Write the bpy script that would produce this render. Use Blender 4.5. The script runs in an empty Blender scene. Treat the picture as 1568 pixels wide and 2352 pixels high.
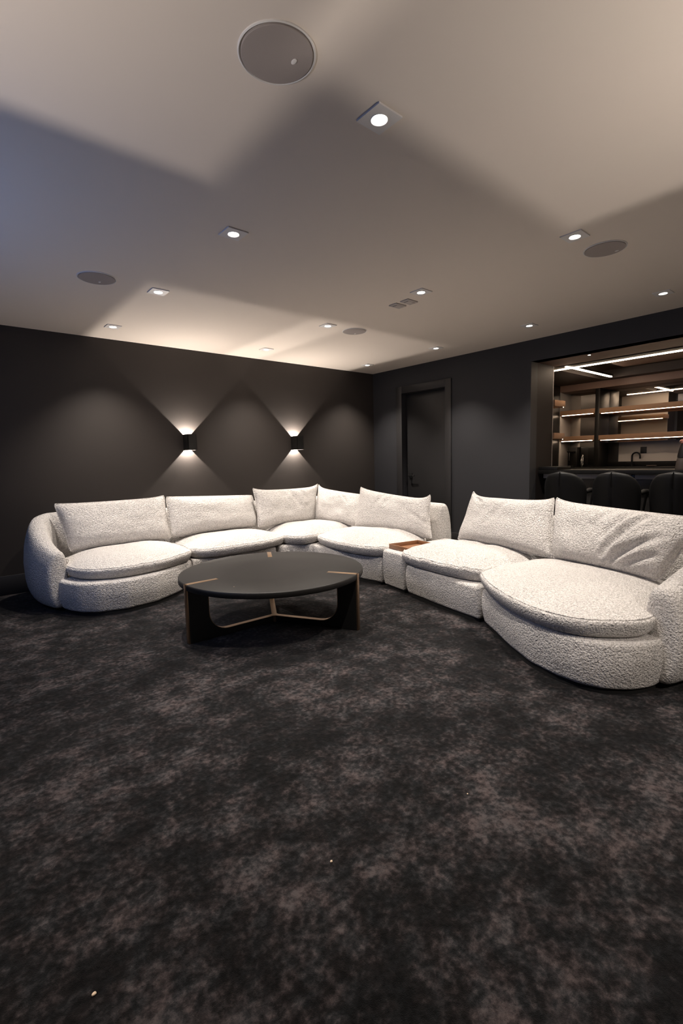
import bpy, bmesh, math, random
from mathutils import Vector, Matrix, noise

random.seed(4)
PI = math.pi
SC = bpy.context.scene
COL = SC.collection

# ------------------------------------------------------------------ camera
cam_d = bpy.data.cameras.new('camera')
cam_d.sensor_fit = 'VERTICAL'
cam_d.sensor_height = 36.0
cam_d.sensor_width = 24.0
cam_d.lens = 1108.57 / 2352 * 36.0
cam_d.clip_start = 0.02
cam_o = bpy.data.objects.new('camera', cam_d)
COL.objects.link(cam_o)
yaw, pitch, roll = 0.7016, -0.1069, -0.0244
fw = Vector((math.sin(yaw) * math.cos(pitch), math.cos(yaw) * math.cos(pitch), math.sin(pitch)))
r0 = Vector((math.cos(yaw), -math.sin(yaw), 0))
u0 = r0.cross(fw)
rr = math.cos(roll) * r0 + math.sin(roll) * u0
uu = -math.sin(roll) * r0 + math.cos(roll) * u0
cam_o.matrix_world = Matrix(((rr.x, uu.x, -fw.x, -5.550), (rr.y, uu.y, -fw.y, -5.705),
                             (rr.z, uu.z, -fw.z, 1.243), (0, 0, 0, 1)))
SC.camera = cam_o

# ------------------------------------------------------------------ world and exposure
w = bpy.data.worlds.new('world')
SC.world = w
w.use_nodes = True
w.node_tree.nodes['Background'].inputs[0].default_value = (0.01, 0.01, 0.012, 1)
w.node_tree.nodes['Background'].inputs[1].default_value = 1.0
SC.view_settings.view_transform = 'Standard'
SC.view_settings.look = 'None'
SC.view_settings.exposure = 0.0
SC.view_settings.gamma = 1.0
SC.view_settings.use_curve_mapping = False
SC.cycles.max_bounces = 8
SC.cycles.diffuse_bounces = 5
SC.cycles.sample_clamp_indirect = 4.0
SC.cycles.caustics_reflective = False
SC.cycles.caustics_refractive = False
SC.cycles.use_denoising = True

# light levels
DOWN_W = 174.0         # each ceiling downlight
SCONCE_W = 68.0        # each half of a wall sconce
BLUE_W = 12.0           # cool light of the screen wall on the left
FILL_W = 4.0          # added warm fill behind the camera
STRIP_E = 20.0          # warm LED strips in the bar

CE = 2.603             # ceiling height
XW, YW = -6.30, -6.17  # the two walls behind the camera

def area_light(name, loc, rot, sx, sy, power, color):
    l = bpy.data.lights.new(name, 'AREA')
    l.shape = 'RECTANGLE'; l.size = sx; l.size_y = sy; l.energy = power; l.color = color
    o = bpy.data.objects.new(name, l); COL.objects.link(o)
    o.location = loc; o.rotation_euler = rot
    return o
# cool glow of the screen on the wall left of the camera
area_light('screen_glow', (XW + 0.05, -2.5, 1.75), (0, -PI / 2, 0), 0.9, 1.6, BLUE_W, (0.30, 0.48, 1.0))
# unseen warm fill added behind the camera, on the right, to lift the ambient
area_light('fill_light', (-1.7, YW + 0.05, 1.3), (PI / 2, 0, 0), 2.4, 2.0, FILL_W, (1.0, 0.86, 0.74))

# ------------------------------------------------------------------ helpers
def empty(name, loc, label=None, cat=None, group=None, rotz=0):
    o = bpy.data.objects.new(name, None)
    o.empty_display_size = 0.1
    COL.objects.link(o)
    o.location = loc
    o.rotation_euler = (0, 0, rotz)
    tag(o, label, cat, group)
    return o

def tag(o, label=None, cat=None, group=None, kind=None):
    if label: o['label'] = label
    if cat: o['category'] = cat
    if group: o['group'] = group
    if kind: o['kind'] = kind
    return o

def link(name, bm, mat, parent=None, smooth=40, world=True):
    """one mesh object; verts are world coordinates when parent is an unrotated empty and world=True"""
    me = bpy.data.meshes.new(name)
    bmesh.ops.recalc_face_normals(bm, faces=bm.faces[:])
    root = parent
    off = Vector((0, 0, 0))
    if world:
        while root is not None:
            off += root.location
            root = root.parent
        if off.length > 0:
            bmesh.ops.translate(bm, verts=bm.verts[:], vec=-off)
    bm.to_mesh(me); bm.free()
    if smooth:
        for p in me.polygons: p.use_smooth = True
        me.set_sharp_from_angle(angle=math.radians(smooth))
    if mat: me.materials.append(mat)
    o = bpy.data.objects.new(name, me)
    COL.objects.link(o)
    if parent: o.parent = parent
    return o

def struct(name, bm, mat, parent=None, smooth=30):
    o = link(name, bm, mat, parent, smooth)
    if not parent: o['kind'] = 'structure'
    return o

def copy_tree(o, parent=None):
    c = o.copy(); COL.objects.link(c); c.parent = parent
    for ch in list(o.children): copy_tree(ch, c)
    return c

def box(bm, x0, x1, y0, y1, z0, z1, bev=0.0, seg=2):
    n0 = len(bm.verts)
    vs = [bm.verts.new((x, y, z)) for x in (x0, x1) for y in (y0, y1) for z in (z0, z1)]
    fs = [(0, 1, 3, 2), (4, 6, 7, 5), (0, 4, 5, 1), (2, 3, 7, 6), (0, 2, 6, 4), (1, 5, 7, 3)]
    faces = [bm.faces.new([vs[i] for i in f]) for f in fs]
    if bev > 0:
        es = list({e for f in faces for e in f.edges})
        bmesh.ops.bevel(bm, geom=es, offset=bev, segments=seg, affect='EDGES', profile=0.5)
    return bm

def obox(bm, o, ax, ay, l0, l1, w0, w1, z0, z1, bev=0.0):
    """box in a frame turned in plan: ax, ay unit vectors"""
    b2 = bmesh.new(); box(b2, l0, l1, w0, w1, z0, z1, bev)
    m = Matrix(((ax[0], ay[0], 0, o[0]), (ax[1], ay[1], 0, o[1]), (0, 0, 1, 0), (0, 0, 0, 1)))
    bmesh.ops.transform(b2, matrix=m, verts=b2.verts[:])
    me = bpy.data.meshes.new('t'); b2.to_mesh(me); b2.free(); bm.from_mesh(me); bpy.data.meshes.remove(me)
    return bm

def loft(bm, rings, cap0=True, cap1=True, closed=True):
    R = [[bm.verts.new(p) for p in ring] for ring in rings]
    n = len(R[0])
    for a, b in zip(R[:-1], R[1:]):
        for i in range(n if closed else n - 1):
            j = (i + 1) % n
            bm.faces.new((a[i], a[j], b[j], b[i]))
    for flag, ring in ((cap0, R[0]), (cap1, R[-1])):
        if flag:
            c = bm.verts.new(sum((v.co for v in ring), Vector()) / n)
            for i in range(n):
                bm.faces.new((ring[i], ring[(i + 1) % n], c))
    return bm

def lathe(bm, prof, cx, cy, n=24, cap0=True, cap1=True):
    return loft(bm, [[(cx + r * math.cos(2 * PI * i / n), cy + r * math.sin(2 * PI * i / n), z) for i in range(n)]
                     for r, z in prof], cap0, cap1)

def tube(bm, pts, rad, n=10):
    pts = [Vector(p) for p in pts]
    rings = []
    up = Vector((0, 0, 1))
    for i, p in enumerate(pts):
        t = (pts[min(i + 1, len(pts) - 1)] - pts[max(i - 1, 0)]).normalized()
        ref = up if abs(t.z) < 0.95 else Vector((1, 0, 0))
        if i == 0: a = t.cross(ref).normalized()
        else:
            a = (a - t * a.dot(t)).normalized()
        b = t.cross(a)
        r = rad[i] if isinstance(rad, (list, tuple)) else rad
        rings.append([p + a * (r * math.cos(2 * PI * k / n)) + b * (r * math.sin(2 * PI * k / n)) for k in range(n)])
    return loft(bm, rings)

def spline(P, n, closed=True):
    """Catmull-Rom through P, n samples evenly spaced along the curve"""
    P = [Vector(p) for p in P]
    m = len(P)
    out = []
    segs = m if closed else m - 1
    K = 24
    for i in range(segs):
        if closed: a, b, c, d = P[i - 1], P[i], P[(i + 1) % m], P[(i + 2) % m]
        else: a, b, c, d = P[max(i - 1, 0)], P[i], P[i + 1], P[min(i + 2, m - 1)]
        # centripetal parametrisation keeps the corners tight
        t0 = 0.0
        t1 = t0 + max((b - a).length, 1e-4) ** 0.5
        t2 = t1 + max((c - b).length, 1e-4) ** 0.5
        t3 = t2 + max((d - c).length, 1e-4) ** 0.5
        for k in range(K):
            t = t1 + (t2 - t1) * k / K
            A1 = a * ((t1 - t) / (t1 - t0)) + b * ((t - t0) / (t1 - t0))
            A2 = b * ((t2 - t) / (t2 - t1)) + c * ((t - t1) / (t2 - t1))
            A3 = c * ((t3 - t) / (t3 - t2)) + d * ((t - t2) / (t3 - t2))
            B1 = A1 * ((t2 - t) / (t2 - t0)) + A2 * ((t - t0) / (t2 - t0))
            B2 = A2 * ((t3 - t) / (t3 - t1)) + A3 * ((t - t1) / (t3 - t1))
            out.append(B1 * ((t2 - t) / (t2 - t1)) + B2 * ((t - t1) / (t2 - t1)))
    if not closed: out.append(P[-1].copy())
    return resample(out, n, closed)

def resample(pts, n, closed=True):
    pts = [Vector(p) for p in pts]
    L = [0.0]
    q = pts + [pts[0]] if closed else pts
    for a, b in zip(q[:-1], q[1:]): L.append(L[-1] + (b - a).length)
    out = []
    k = 0
    for i in range(n):
        s = L[-1] * i / (n if closed else n - 1)
        while k < len(L) - 2 and L[k + 1] < s: k += 1
        f = (s - L[k]) / max(L[k + 1] - L[k], 1e-9)
        out.append(q[k].lerp(q[k + 1], min(max(f, 0), 1)))
    return out

def normals2(pts):
    n = len(pts); out = []
    area = sum(pts[i].x * pts[(i + 1) % n].y - pts[(i + 1) % n].x * pts[i].y for i in range(n))
    s = 1 if area > 0 else -1
    for i in range(n):
        t = pts[(i + 2) % n] - pts[i - 2]
        out.append(Vector((t.y, -t.x, 0)).normalized() * s)
    return out

# ------------------------------------------------------------------ materials
def new_mat(name):
    m = bpy.data.materials.new(name); m.use_nodes = True
    nt = m.node_tree
    b = nt.nodes['Principled BSDF']
    return m, nt, b

def plain(name, col, rough=0.6, metal=0.0, bump=0.0, scale=200.0, spec=0.5, var=0.0):
    m, nt, b = new_mat(name)
    b.inputs['Base Color'].default_value = (*col, 1)
    b.inputs['Roughness'].default_value = rough
    b.inputs['Metallic'].default_value = metal
    b.inputs['Specular IOR Level'].default_value = spec
    tc = nt.nodes.new('ShaderNodeTexCoord')
    nz = nt.nodes.new('ShaderNodeTexNoise')
    nz.inputs['Scale'].default_value = scale; nz.inputs['Detail'].default_value = 3
    nt.links.new(tc.outputs['Object'], nz.inputs['Vector'])
    if bump:
        bp = nt.nodes.new('ShaderNodeBump')
        bp.inputs['Strength'].default_value = bump; bp.inputs['Distance'].default_value = 0.002
        nt.links.new(nz.outputs['Fac'], bp.inputs['Height'])
        nt.links.new(bp.outputs['Normal'], b.inputs['Normal'])
    if var:
        mx = nt.nodes.new('ShaderNodeMix'); mx.data_type = 'RGBA'
        mx.inputs['A'].default_value = (*[c * (1 - var) for c in col], 1)
        mx.inputs['B'].default_value = (*[c * (1 + var) for c in col], 1)
        nt.links.new(nz.outputs['Fac'], mx.inputs['Factor'])
        nt.links.new(mx.outputs['Result'], b.inputs['Base Color'])
    return m

def emit(name, col, strength):
    m, nt, b = new_mat(name)
    b.inputs['Base Color'].default_value = (0.8, 0.8, 0.8, 1)
    b.inputs['Emission Color'].default_value = (*col, 1)
    b.inputs['Emission Strength'].default_value = strength
    return m

def wood(name, c1, c2, axis=0, rough=0.5, scale=6.0):
    m, nt, b = new_mat(name)
    tc = nt.nodes.new('ShaderNodeTexCoord'); mp = nt.nodes.new('ShaderNodeMapping')
    s = [40.0, 40.0, 40.0]; s[axis] = 2.5
    mp.inputs['Scale'].default_value = s
    nz = nt.nodes.new('ShaderNodeTexNoise'); nz.inputs['Scale'].default_value = scale / 6; nz.inputs['Detail'].default_value = 5
    mx = nt.nodes.new('ShaderNodeMix'); mx.data_type = 'RGBA'
    mx.inputs['A'].default_value = (*c1, 1); mx.inputs['B'].default_value = (*c2, 1)
    nt.links.new(tc.outputs['Object'], mp.inputs['Vector']); nt.links.new(mp.outputs['Vector'], nz.inputs['Vector'])
    nt.links.new(nz.outputs['Fac'], mx.inputs['Factor']); nt.links.new(mx.outputs['Result'], b.inputs['Base Color'])
    b.inputs['Roughness'].default_value = rough
    return m

def boucle(name):
    m, nt, b = new_mat(name)
    N = nt.nodes.new
    tc = N('ShaderNodeTexCoord')
    warp = N('ShaderNodeTexNoise'); warp.inputs['Scale'].default_value = 60; warp.inputs['Detail'].default_value = 2
    vm = N('ShaderNodeVectorMath'); vm.operation = 'MULTIPLY_ADD'
    vm.inputs[1].default_value = (0.02, 0.02, 0.02)
    nt.links.new(tc.outputs['Object'], warp.inputs['Vector'])
    nt.links.new(warp.outputs['Color'], vm.inputs[0]); nt.links.new(tc.outputs['Object'], vm.inputs[2])
    v = N('ShaderNodeTexVoronoi'); v.feature = 'SMOOTH_F1'; v.inputs['Scale'].default_value = 95
    v.inputs['Smoothness'].default_value = 0.6
    nt.links.new(vm.outputs['Vector'], v.inputs['Vector'])
    fine = N('ShaderNodeTexNoise'); fine.inputs['Scale'].default_value = 260; fine.inputs['Detail'].default_value = 3
    nt.links.new(tc.outputs['Object'], fine.inputs['Vector'])
    h = N('ShaderNodeMath'); h.operation = 'MULTIPLY_ADD'
    h.inputs[1].default_value = -1.0
    nt.links.new(v.outputs['Distance'], h.inputs[0])
    f2 = N('ShaderNodeMath'); f2.operation = 'MULTIPLY'; f2.inputs[1].default_value = 0.5
    nt.links.new(fine.outputs['Fac'], f2.inputs[0]); nt.links.new(f2.outputs[0], h.inputs[2])
    bp = N('ShaderNodeBump'); bp.inputs['Strength'].default_value = 0.95; bp.inputs['Distance'].default_value = 0.013
    nt.links.new(h.outputs[0], bp.inputs['Height']); nt.links.new(bp.outputs['Normal'], b.inputs['Normal'])
    # flecked yarn: cream with a few greyer loops
    cr = N('ShaderNodeValToRGB')
    cr.color_ramp.elements[0].position = 0.36; cr.color_ramp.elements[0].color = (0.53, 0.50, 0.475, 1)
    cr.color_ramp.elements[1].position = 0.56; cr.color_ramp.elements[1].color = (0.82, 0.785, 0.755, 1)
    yn = N('ShaderNodeTexNoise'); yn.inputs['Scale'].default_value = 120; yn.inputs['Detail'].default_value = 2
    nt.links.new(vm.outputs['Vector'], yn.inputs['Vector'])
    nt.links.new(yn.outputs['Fac'], cr.inputs['Fac']); nt.links.new(cr.outputs['Color'], b.inputs['Base Color'])
    b.inputs['Roughness'].default_value = 0.95
    b.inputs['Specular IOR Level'].default_value = 0.15
    b.inputs['Sheen Weight'].default_value = 0.15
    return m

def carpet_mat():
    m, nt, b = new_mat('carpet_charcoal')
    N = nt.nodes.new
    tc = N('ShaderNodeTexCoord')
    def nz(scale, det, rough=0.6, dist=0.0):
        n = N('ShaderNodeTexNoise'); n.inputs['Scale'].default_value = scale; n.inputs['Detail'].default_value = det
        n.inputs['Roughness'].default_value = rough; n.inputs['Distortion'].default_value = dist
        nt.links.new(tc.outputs['Object'], n.inputs['Vector']); return n
    big = nz(2.6, 2, 0.5, 0.25)
    mid = nz(9.0, 3, 0.55, 0.15)
    fine = nz(42.0, 3, 0.62, 0.0)
    hue = nz(14.0, 3, 0.6, 0.0)
    pile = nz(420.0, 2, 0.6)
    def madd(src, k, add=None):
        n = N('ShaderNodeMath'); n.operation = 'MULTIPLY_ADD'; n.inputs[1].default_value = k; n.inputs[2].default_value = 0.0
        nt.links.new(src, n.inputs[0])
        if add: nt.links.new(add, n.inputs[2])
        return n.outputs[0]
    v = madd(big.outputs['Fac'], 0.55)
    v = madd(mid.outputs['Fac'], 0.50, v)
    v = madd(fine.outputs['Fac'], 0.62, v)
    v = madd(pile.outputs['Fac'], 0.12, v)          # averages 0.90
    def ramp(stops):
        cr = N('ShaderNodeValToRGB'); e = cr.color_ramp.elements
        e[0].position, e[0].color = stops[0][0], (*stops[0][1], 1)
        e[1].position, e[1].color = stops[-1][0], (*stops[-1][1], 1)
        for p_, c_ in stops[1:-1]:
            k = e.new(p_); k.color = (*c_, 1)
        nt.links.new(v2, cr.inputs['Fac']); return cr
    v2 = madd(v, 0.556)                              # averages 0.5
    warm = ramp([(0.41, (0.0016, 0.0013, 0.0014)), (0.48, (0.0085, 0.0069, 0.0070)), (0.535, (0.0280, 0.0224, 0.0226)), (0.61, (0.078, 0.062, 0.061))])
    cool = ramp([(0.41, (0.0014, 0.0015, 0.0017)), (0.48, (0.0068, 0.0071, 0.0078)), (0.535, (0.0210, 0.0205, 0.0218)), (0.61, (0.070, 0.062, 0.063))])
    hr = N('ShaderNodeMapRange'); hr.inputs['From Min'].default_value = 0.40; hr.inputs['From Max'].default_value = 0.60
    nt.links.new(hue.outputs['Fac'], hr.inputs['Value'])
    mx = N('ShaderNodeMix'); mx.data_type = 'RGBA'
    nt.links.new(hr.outputs['Result'], mx.inputs['Factor'])
    nt.links.new(warm.outputs['Color'], mx.inputs['A']); nt.links.new(cool.outputs['Color'], mx.inputs['B'])
    nt.links.new(mx.outputs['Result'], b.inputs['Base Color'])
    h = madd(pile.outputs['Fac'], 0.5, fine.outputs['Fac'])
    bp = N('ShaderNodeBump'); bp.inputs['Strength'].default_value = 0.5; bp.inputs['Distance'].default_value = 0.012
    nt.links.new(h, bp.inputs['Height']); nt.links.new(bp.outputs['Normal'], b.inputs['Normal'])
    b.inputs['Roughness'].default_value = 0.95
    b.inputs['Specular IOR Level'].default_value = 0.1
    b.inputs['Sheen Weight'].default_value = 0.05
    return m

M = {}
M['wall'] = plain('wall_charcoal_warm', (0.034, 0.0285, 0.0255), 0.62, bump=0.08, scale=350, spec=0.35)
M['wall2'] = plain('wall_charcoal_cool', (0.030, 0.0302, 0.0335), 0.60, bump=0.08, scale=350, spec=0.35)
M['trim'] = plain('trim_charcoal', (0.030, 0.0285, 0.029), 0.42, spec=0.4)
M['door'] = plain('door_charcoal', (0.022, 0.0212, 0.0215), 0.40, spec=0.4)
M['ceiling'] = plain('ceiling_paint', (0.76, 0.685, 0.615), 0.85, bump=0.03, scale=300, spec=0.2)
M['carpet'] = carpet_mat()
M['boucle'] = boucle('boucle_cream')
M['black'] = plain('black_satin', (0.006, 0.006, 0.006), 0.45)
M['sconce'] = plain('sconce_black', (0.006, 0.0055, 0.005), 0.5)
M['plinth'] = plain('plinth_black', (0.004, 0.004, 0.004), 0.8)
M['bronze'] = plain('bronze_brushed', (0.50, 0.34, 0.215), 0.34, metal=1.0, bump=0.05, scale=400)
M['table'] = wood('table_black_oak', (0.0085, 0.0077, 0.0072), (0.0115, 0.0105, 0.0098), axis=0, rough=0.5)
M['table'].node_tree.nodes['Principled BSDF'].inputs['Specular IOR Level'].default_value = 0.33
M['tray'] = wood('tray_walnut', (0.20, 0.090, 0.042), (0.29, 0.140, 0.066), axis=0, rough=0.45)
M['grille'] = plain('speaker_grille', (0.33, 0.29, 0.275), 0.8, bump=0.3, scale=900)
M['white'] = plain('white_trim', (0.72, 0.70, 0.69), 0.45)
M['baffle'] = plain('baffle_white', (0.75, 0.74, 0.73), 0.35)
M['vent'] = plain('plate_grey', (0.46, 0.42, 0.40), 0.6)
M['lens'] = emit('downlight_lens', (1.0, 0.94, 0.88), 30.0)
M['led'] = emit('led_warm', (1.0, 0.76, 0.54), STRIP_E * 1.2)
M['led_line'] = emit('led_line', (1.0, 0.76, 0.55), STRIP_E * 1.7)
M['leather'] = plain('leather_black', (0.0022, 0.0022, 0.0024), 0.55, bump=0.15, scale=160, spec=0.25)
M['zip'] = plain('seam_highlight_grey', (0.10, 0.10, 0.105), 0.3, metal=0.8)  # lighter grey metal paints a highlight along the stool seams
M['metal_black'] = plain('metal_black', (0.01, 0.01, 0.01), 0.35, metal=0.6)
M['bar_wood'] = wood('bar_oak', (0.34, 0.195, 0.115), (0.46, 0.28, 0.17), axis=1, rough=0.5)
M['bar_dark'] = plain('bar_black_lacquer', (0.010, 0.009, 0.0085), 0.35)
M['bar_ceiling'] = plain('bar_ceiling_dark', (0.045, 0.035, 0.03), 0.55)
M['soffit'] = plain('soffit_taupe', (0.24, 0.16, 0.13), 0.5)
M['jamb'] = plain('jamb_brown', (0.017, 0.013, 0.012), 0.6, spec=0.25)
M['greige'] = plain('greige_panel', (0.46, 0.43, 0.405), 0.6)
M['stone'] = plain('counter_black_stone', (0.006, 0.0055, 0.0052), 0.5, spec=0.2, var=0.3, scale=30)
M['mirror'] = plain('mirror_smoked', (0.62, 0.58, 0.54), 0.02, metal=1.0)
M['copper'] = plain('copper_pink', (0.75, 0.33, 0.26), 0.25, metal=0.8)
M['clay'] = plain('brown_ceramic', (0.085, 0.066, 0.056), 0.45)
M['silver'] = plain('crumpled_silver', (0.75, 0.73, 0.70), 0.25, metal=1.0)
M['lint'] = plain('lint_pale', (0.75, 0.58, 0.42), 0.8)

# ------------------------------------------------------------------ room shell
b = bmesh.new(); box(b, XW, 0.56, YW, 0.0, -0.12, 0.0); struct('floor', b, M['carpet'])
b = bmesh.new(); box(b, XW, 0.0, YW, 0.0, CE, CE + 0.2); struct('ceiling', b, M['ceiling'])
b = bmesh.new(); box(b, XW - 0.1, 0.0, 0.0, 0.12, -0.12, CE + 0.2); struct('wall_left', b, M['wall'])
b = bmesh.new(); box(b, XW - 0.1, XW, YW - 0.1, 0.0, -0.12, CE + 0.2); struct('wall_screen_side', b, M['wall'])
b = bmesh.new(); box(b, XW - 0.1, 3.2, YW - 0.12, YW, -0.12, CE + 0.2); struct('wall_back', b, M['wall'])
# right wall with a door opening and the bar opening (0.55 m thick return)
DY0, DY1, DZ = -1.44, -0.63, 2.22      # door clear opening
OY0, OY1, OZ = -5.60, -2.695, 2.353    # bar opening
TH = 0.55
b = bmesh.new()
box(b, 0, 0.15, DY1, 0.12, -0.12, CE + 0.2)
box(b, 0, 0.15, DY0, DY1, DZ, CE + 0.2)
box(b, 0, 0.15, OY1, DY0, -0.12, CE + 0.2)
box(b, 0, 0.15, OY0, OY1, OZ, CE + 0.2)
box(b, 0, 0.15, YW, OY0, -0.12, CE + 0.2)
struct('wall_right', b, M['wall2'])
b = bmesh.new(); box(b, 0.13, 0.22, -1.70, -0.40, -0.12, 2.6); struct('wall_behind_door', b, M['black'])
# jamb and soffit of the bar opening
b = bmesh.new(); box(b, 0.002, TH, OY1 + 0.001, -1.82, -0.12, 2.7); struct('trim_1', b, M['jamb'])
b = bmesh.new(); box(b, 0.002, 0.66, OY0, OY1 + 0.001, OZ, 2.7); struct('trim_2', b, M['soffit'])
# baseboards
b = bmesh.new(); box(b, XW, -0.0, -0.018, 0.0, 0.0, 0.192, 0.004); struct('baseboard_left', b, M['trim'])
b = bmesh.new(); box(b, -0.018, 0.0, -0.52, -0.02, 0.0, 0.192, 0.004); struct('baseboard_corner', b, M['trim'])
b = bmesh.new(); box(b, -0.018, 0.0, OY1, -1.545, 0.0, 0.192, 0.004); struct('baseboard_right', b, M['trim'])

# door: slab set back in the jamb, casing around it
d = link('door_1', box(bmesh.new(), 0.085, 0.128, DY0 + 0.004, DY1 - 0.004, 0.008, DZ - 0.004, 0.002), M['door'])
d['kind'] = 'structure'
b = bmesh.new()
box(b, -0.022, 0.0, DY1, DY1 + 0.11, 0, DZ + 0.105, 0.002)
box(b, -0.022, 0.0, DY0 - 0.105, DY0, 0, DZ + 0.105, 0.002)
box(b, -0.022, 0.0, DY0, DY1, DZ, DZ + 0.105, 0.002)
struct('door_casing', b, M['trim'])
h = bmesh.new(); box(h, 0.070, 0.086, -0.745, -0.685, 0.945, 1.020, 0.003)
hp = link('handle_plate', h, M['black'], d)
h = bmesh.new()
tube(h, [(0.075, -0.715, 0.985), (0.025, -0.715, 0.985)], 0.011)
box(h, 0.018, 0.032, -0.835, -0.702, 0.975, 0.995, 0.004)
link('door_handle', h, M['black'], d)

# ------------------------------------------------------------------ ceiling fittings
def make_downlight(x, y, label):
    r = empty('downlight', (x, y, CE), label, 'downlight', 'recessed square downlights in the ceiling')
    bm = bmesh.new()      # square plate with a round hole
    s = 0.065; n = 32; z0, z1 = -0.007, 0.0
    def sq(a, z):
        c, q = math.cos(a), math.sin(a); k = s / max(abs(c), abs(q)); return (k * c, k * q, z)
    A = [2 * PI * i / n + PI / 4 for i in range(n)]
    loft(bm, [[sq(a, z1) for a in A], [sq(a, z0) for a in A],
              [(0.036 * math.cos(a), 0.036 * math.sin(a), z0) for a in A]], False, False)
    link('trim_plate', bm, M['white'], r, 30, world=False)
    bm = bmesh.new()
    loft(bm, [[(0.036 * math.cos(a), 0.036 * math.sin(a), z0) for a in A],
              [(0.034 * math.cos(a), 0.034 * math.sin(a), z0 - 0.0025) for a in A],
              [(0.031 * math.cos(a), 0.031 * math.sin(a), z0) for a in A],
              [(0.029 * math.cos(a), 0.029 * math.sin(a), -0.0015) for a in A]], False, False)
    link('bezel_ring', bm, M['baffle'], r, 30, world=False)
    bm = bmesh.new(); lathe(bm, [(0.031, -0.0008), (0.028, -0.003), (0.0, -0.0045)], 0, 0, 24, True, False)
    link('lens', bm, M['lens'], r, 30, world=False)
    return r

def downlight_lamp(x, y, power):
    l = bpy.data.lights.new('downlight_beam', 'SPOT')
    l.energy = power; l.color = (1.0, 0.90, 0.80); l.spot_size = math.radians(98); l.spot_blend = 1.0
    l.shadow_soft_size = 0.022
    o = bpy.data.objects.new('downlight_beam', l); COL.objects.link(o)
    o.location = (x, y, CE - 0.03)

DL = [(-4.055, -4.230, 'largest square downlight in the picture, nearest the camera beside the big round speaker'),
      (-4.050, -2.996, 'square downlight alone left of centre, second in the row of the largest one'),
      (-2.350, -4.243, 'square downlight right beside the round speaker on the right of the ceiling'),
      (-4.054, -1.760, 'square downlight just right of the bluish round speaker on the left'),
      (-2.350, -2.998, 'square downlight just above the pair of small ceiling plates'),
      (-0.629, -4.223, 'square downlight at the right edge of the picture above the bar wall'),
      (-4.060, -0.538, 'leftmost square downlight, close to the dark wall with the sconces'),
      (-2.353, -1.779, 'square downlight just left of the small far round speaker'),
      (-0.628, -3.005, 'square downlight in front of the left end of the bar opening'),
      (-2.316, -0.542, 'square downlight high above the second wall sconce from the left'),
      (-0.624, -1.773, 'square downlight in front of the dark door'),
      (-0.605, -0.513, 'smallest square downlight, in the far corner of the room')]
first = None
for x, y, lab in DL:
    if first is None:
        first = make_downlight(x, y, lab); o = first
    else:
        o = copy_tree(first); o.location = (x, y, CE); o['label'] = lab
    downlight_lamp(x, y, DOWN_W)

def make_speaker(x, y, label, badge):
    r = empty('ceiling_speaker', (x, y, CE), label, 'speaker', 'round ceiling speakers')
    bm = bmesh.new()
    lathe(bm, [(0.131, 0.0), (0.131, -0.004), (0.127, -0.006), (0.124, -0.004), (0.1225, 0.0)], 0, 0, 64, False, False)
    link('rim', bm, M['white'], r, 40, world=False)
    bm = bmesh.new()
    lathe(bm, [(0.1205, -0.001), (0.1205, -0.0065), (0.118, -0.008), (0.06, -0.0085)], 0, 0, 64, False, True)
    link('grille', bm, M['grille'], r, 30, world=False)
    bm = bmesh.new()
    n = 20
    loft(bm, [[(badge[0] + 0.008 * k * math.cos(2 * PI * i / n), badge[1] + 0.013 * k * math.sin(2 * PI * i / n), z)
               for i in range(n)] for k, z in ((1, -0.0085), (1, -0.0105), (0.75, -0.0115))])
    link('badge', bm, M['white'], r, 30, world=False)
    return r
make_speaker(-4.541, -4.234, 'largest round ceiling speaker, nearest the camera at the top of the picture', (0.055, -0.02))
for x, y, lab, bd in [(-4.505, -1.781, 'round ceiling speaker in the bluish light at the left of the ceiling', (0.03, 0.05)),
                      (-1.992, -4.282, 'round ceiling speaker on the right, beside a square downlight near the bar', (0.075, -0.045)),
                      (-1.985, -1.774, 'smallest round ceiling speaker, far across the room near the corner', (0.05, 0.05))]:
    make_speaker(x, y, lab, bd)

def make_plate(cx, cy, label):
    r = empty('ceiling_plate', (cx, cy, CE), label, 'ceiling plate', 'small ceiling plates')
    bm = bmesh.new(); box(bm, -0.066, 0.066, -0.046, 0.046, -0.010, 0.0, 0.003)
    link('plate', bm, M['vent'], r, 30, world=False)
    bm = bmesh.new(); box(bm, -0.045, 0.045, -0.030, 0.030, -0.0125, -0.009, 0.001)
    link('cover', bm, M['vent'], r, 30, world=False)
    bm = bmesh.new(); box(bm, -0.040, -0.034, -0.024, 0.024, -0.0135, -0.012)
    link('slot', bm, M['black'], r, 30, world=False)
make_plate(-2.248, -2.641, 'small rectangular ceiling plate, the one farther from the square downlight')
make_plate(-2.248, -2.776, 'small rectangular ceiling plate, the one closer to the square downlight')

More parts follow.
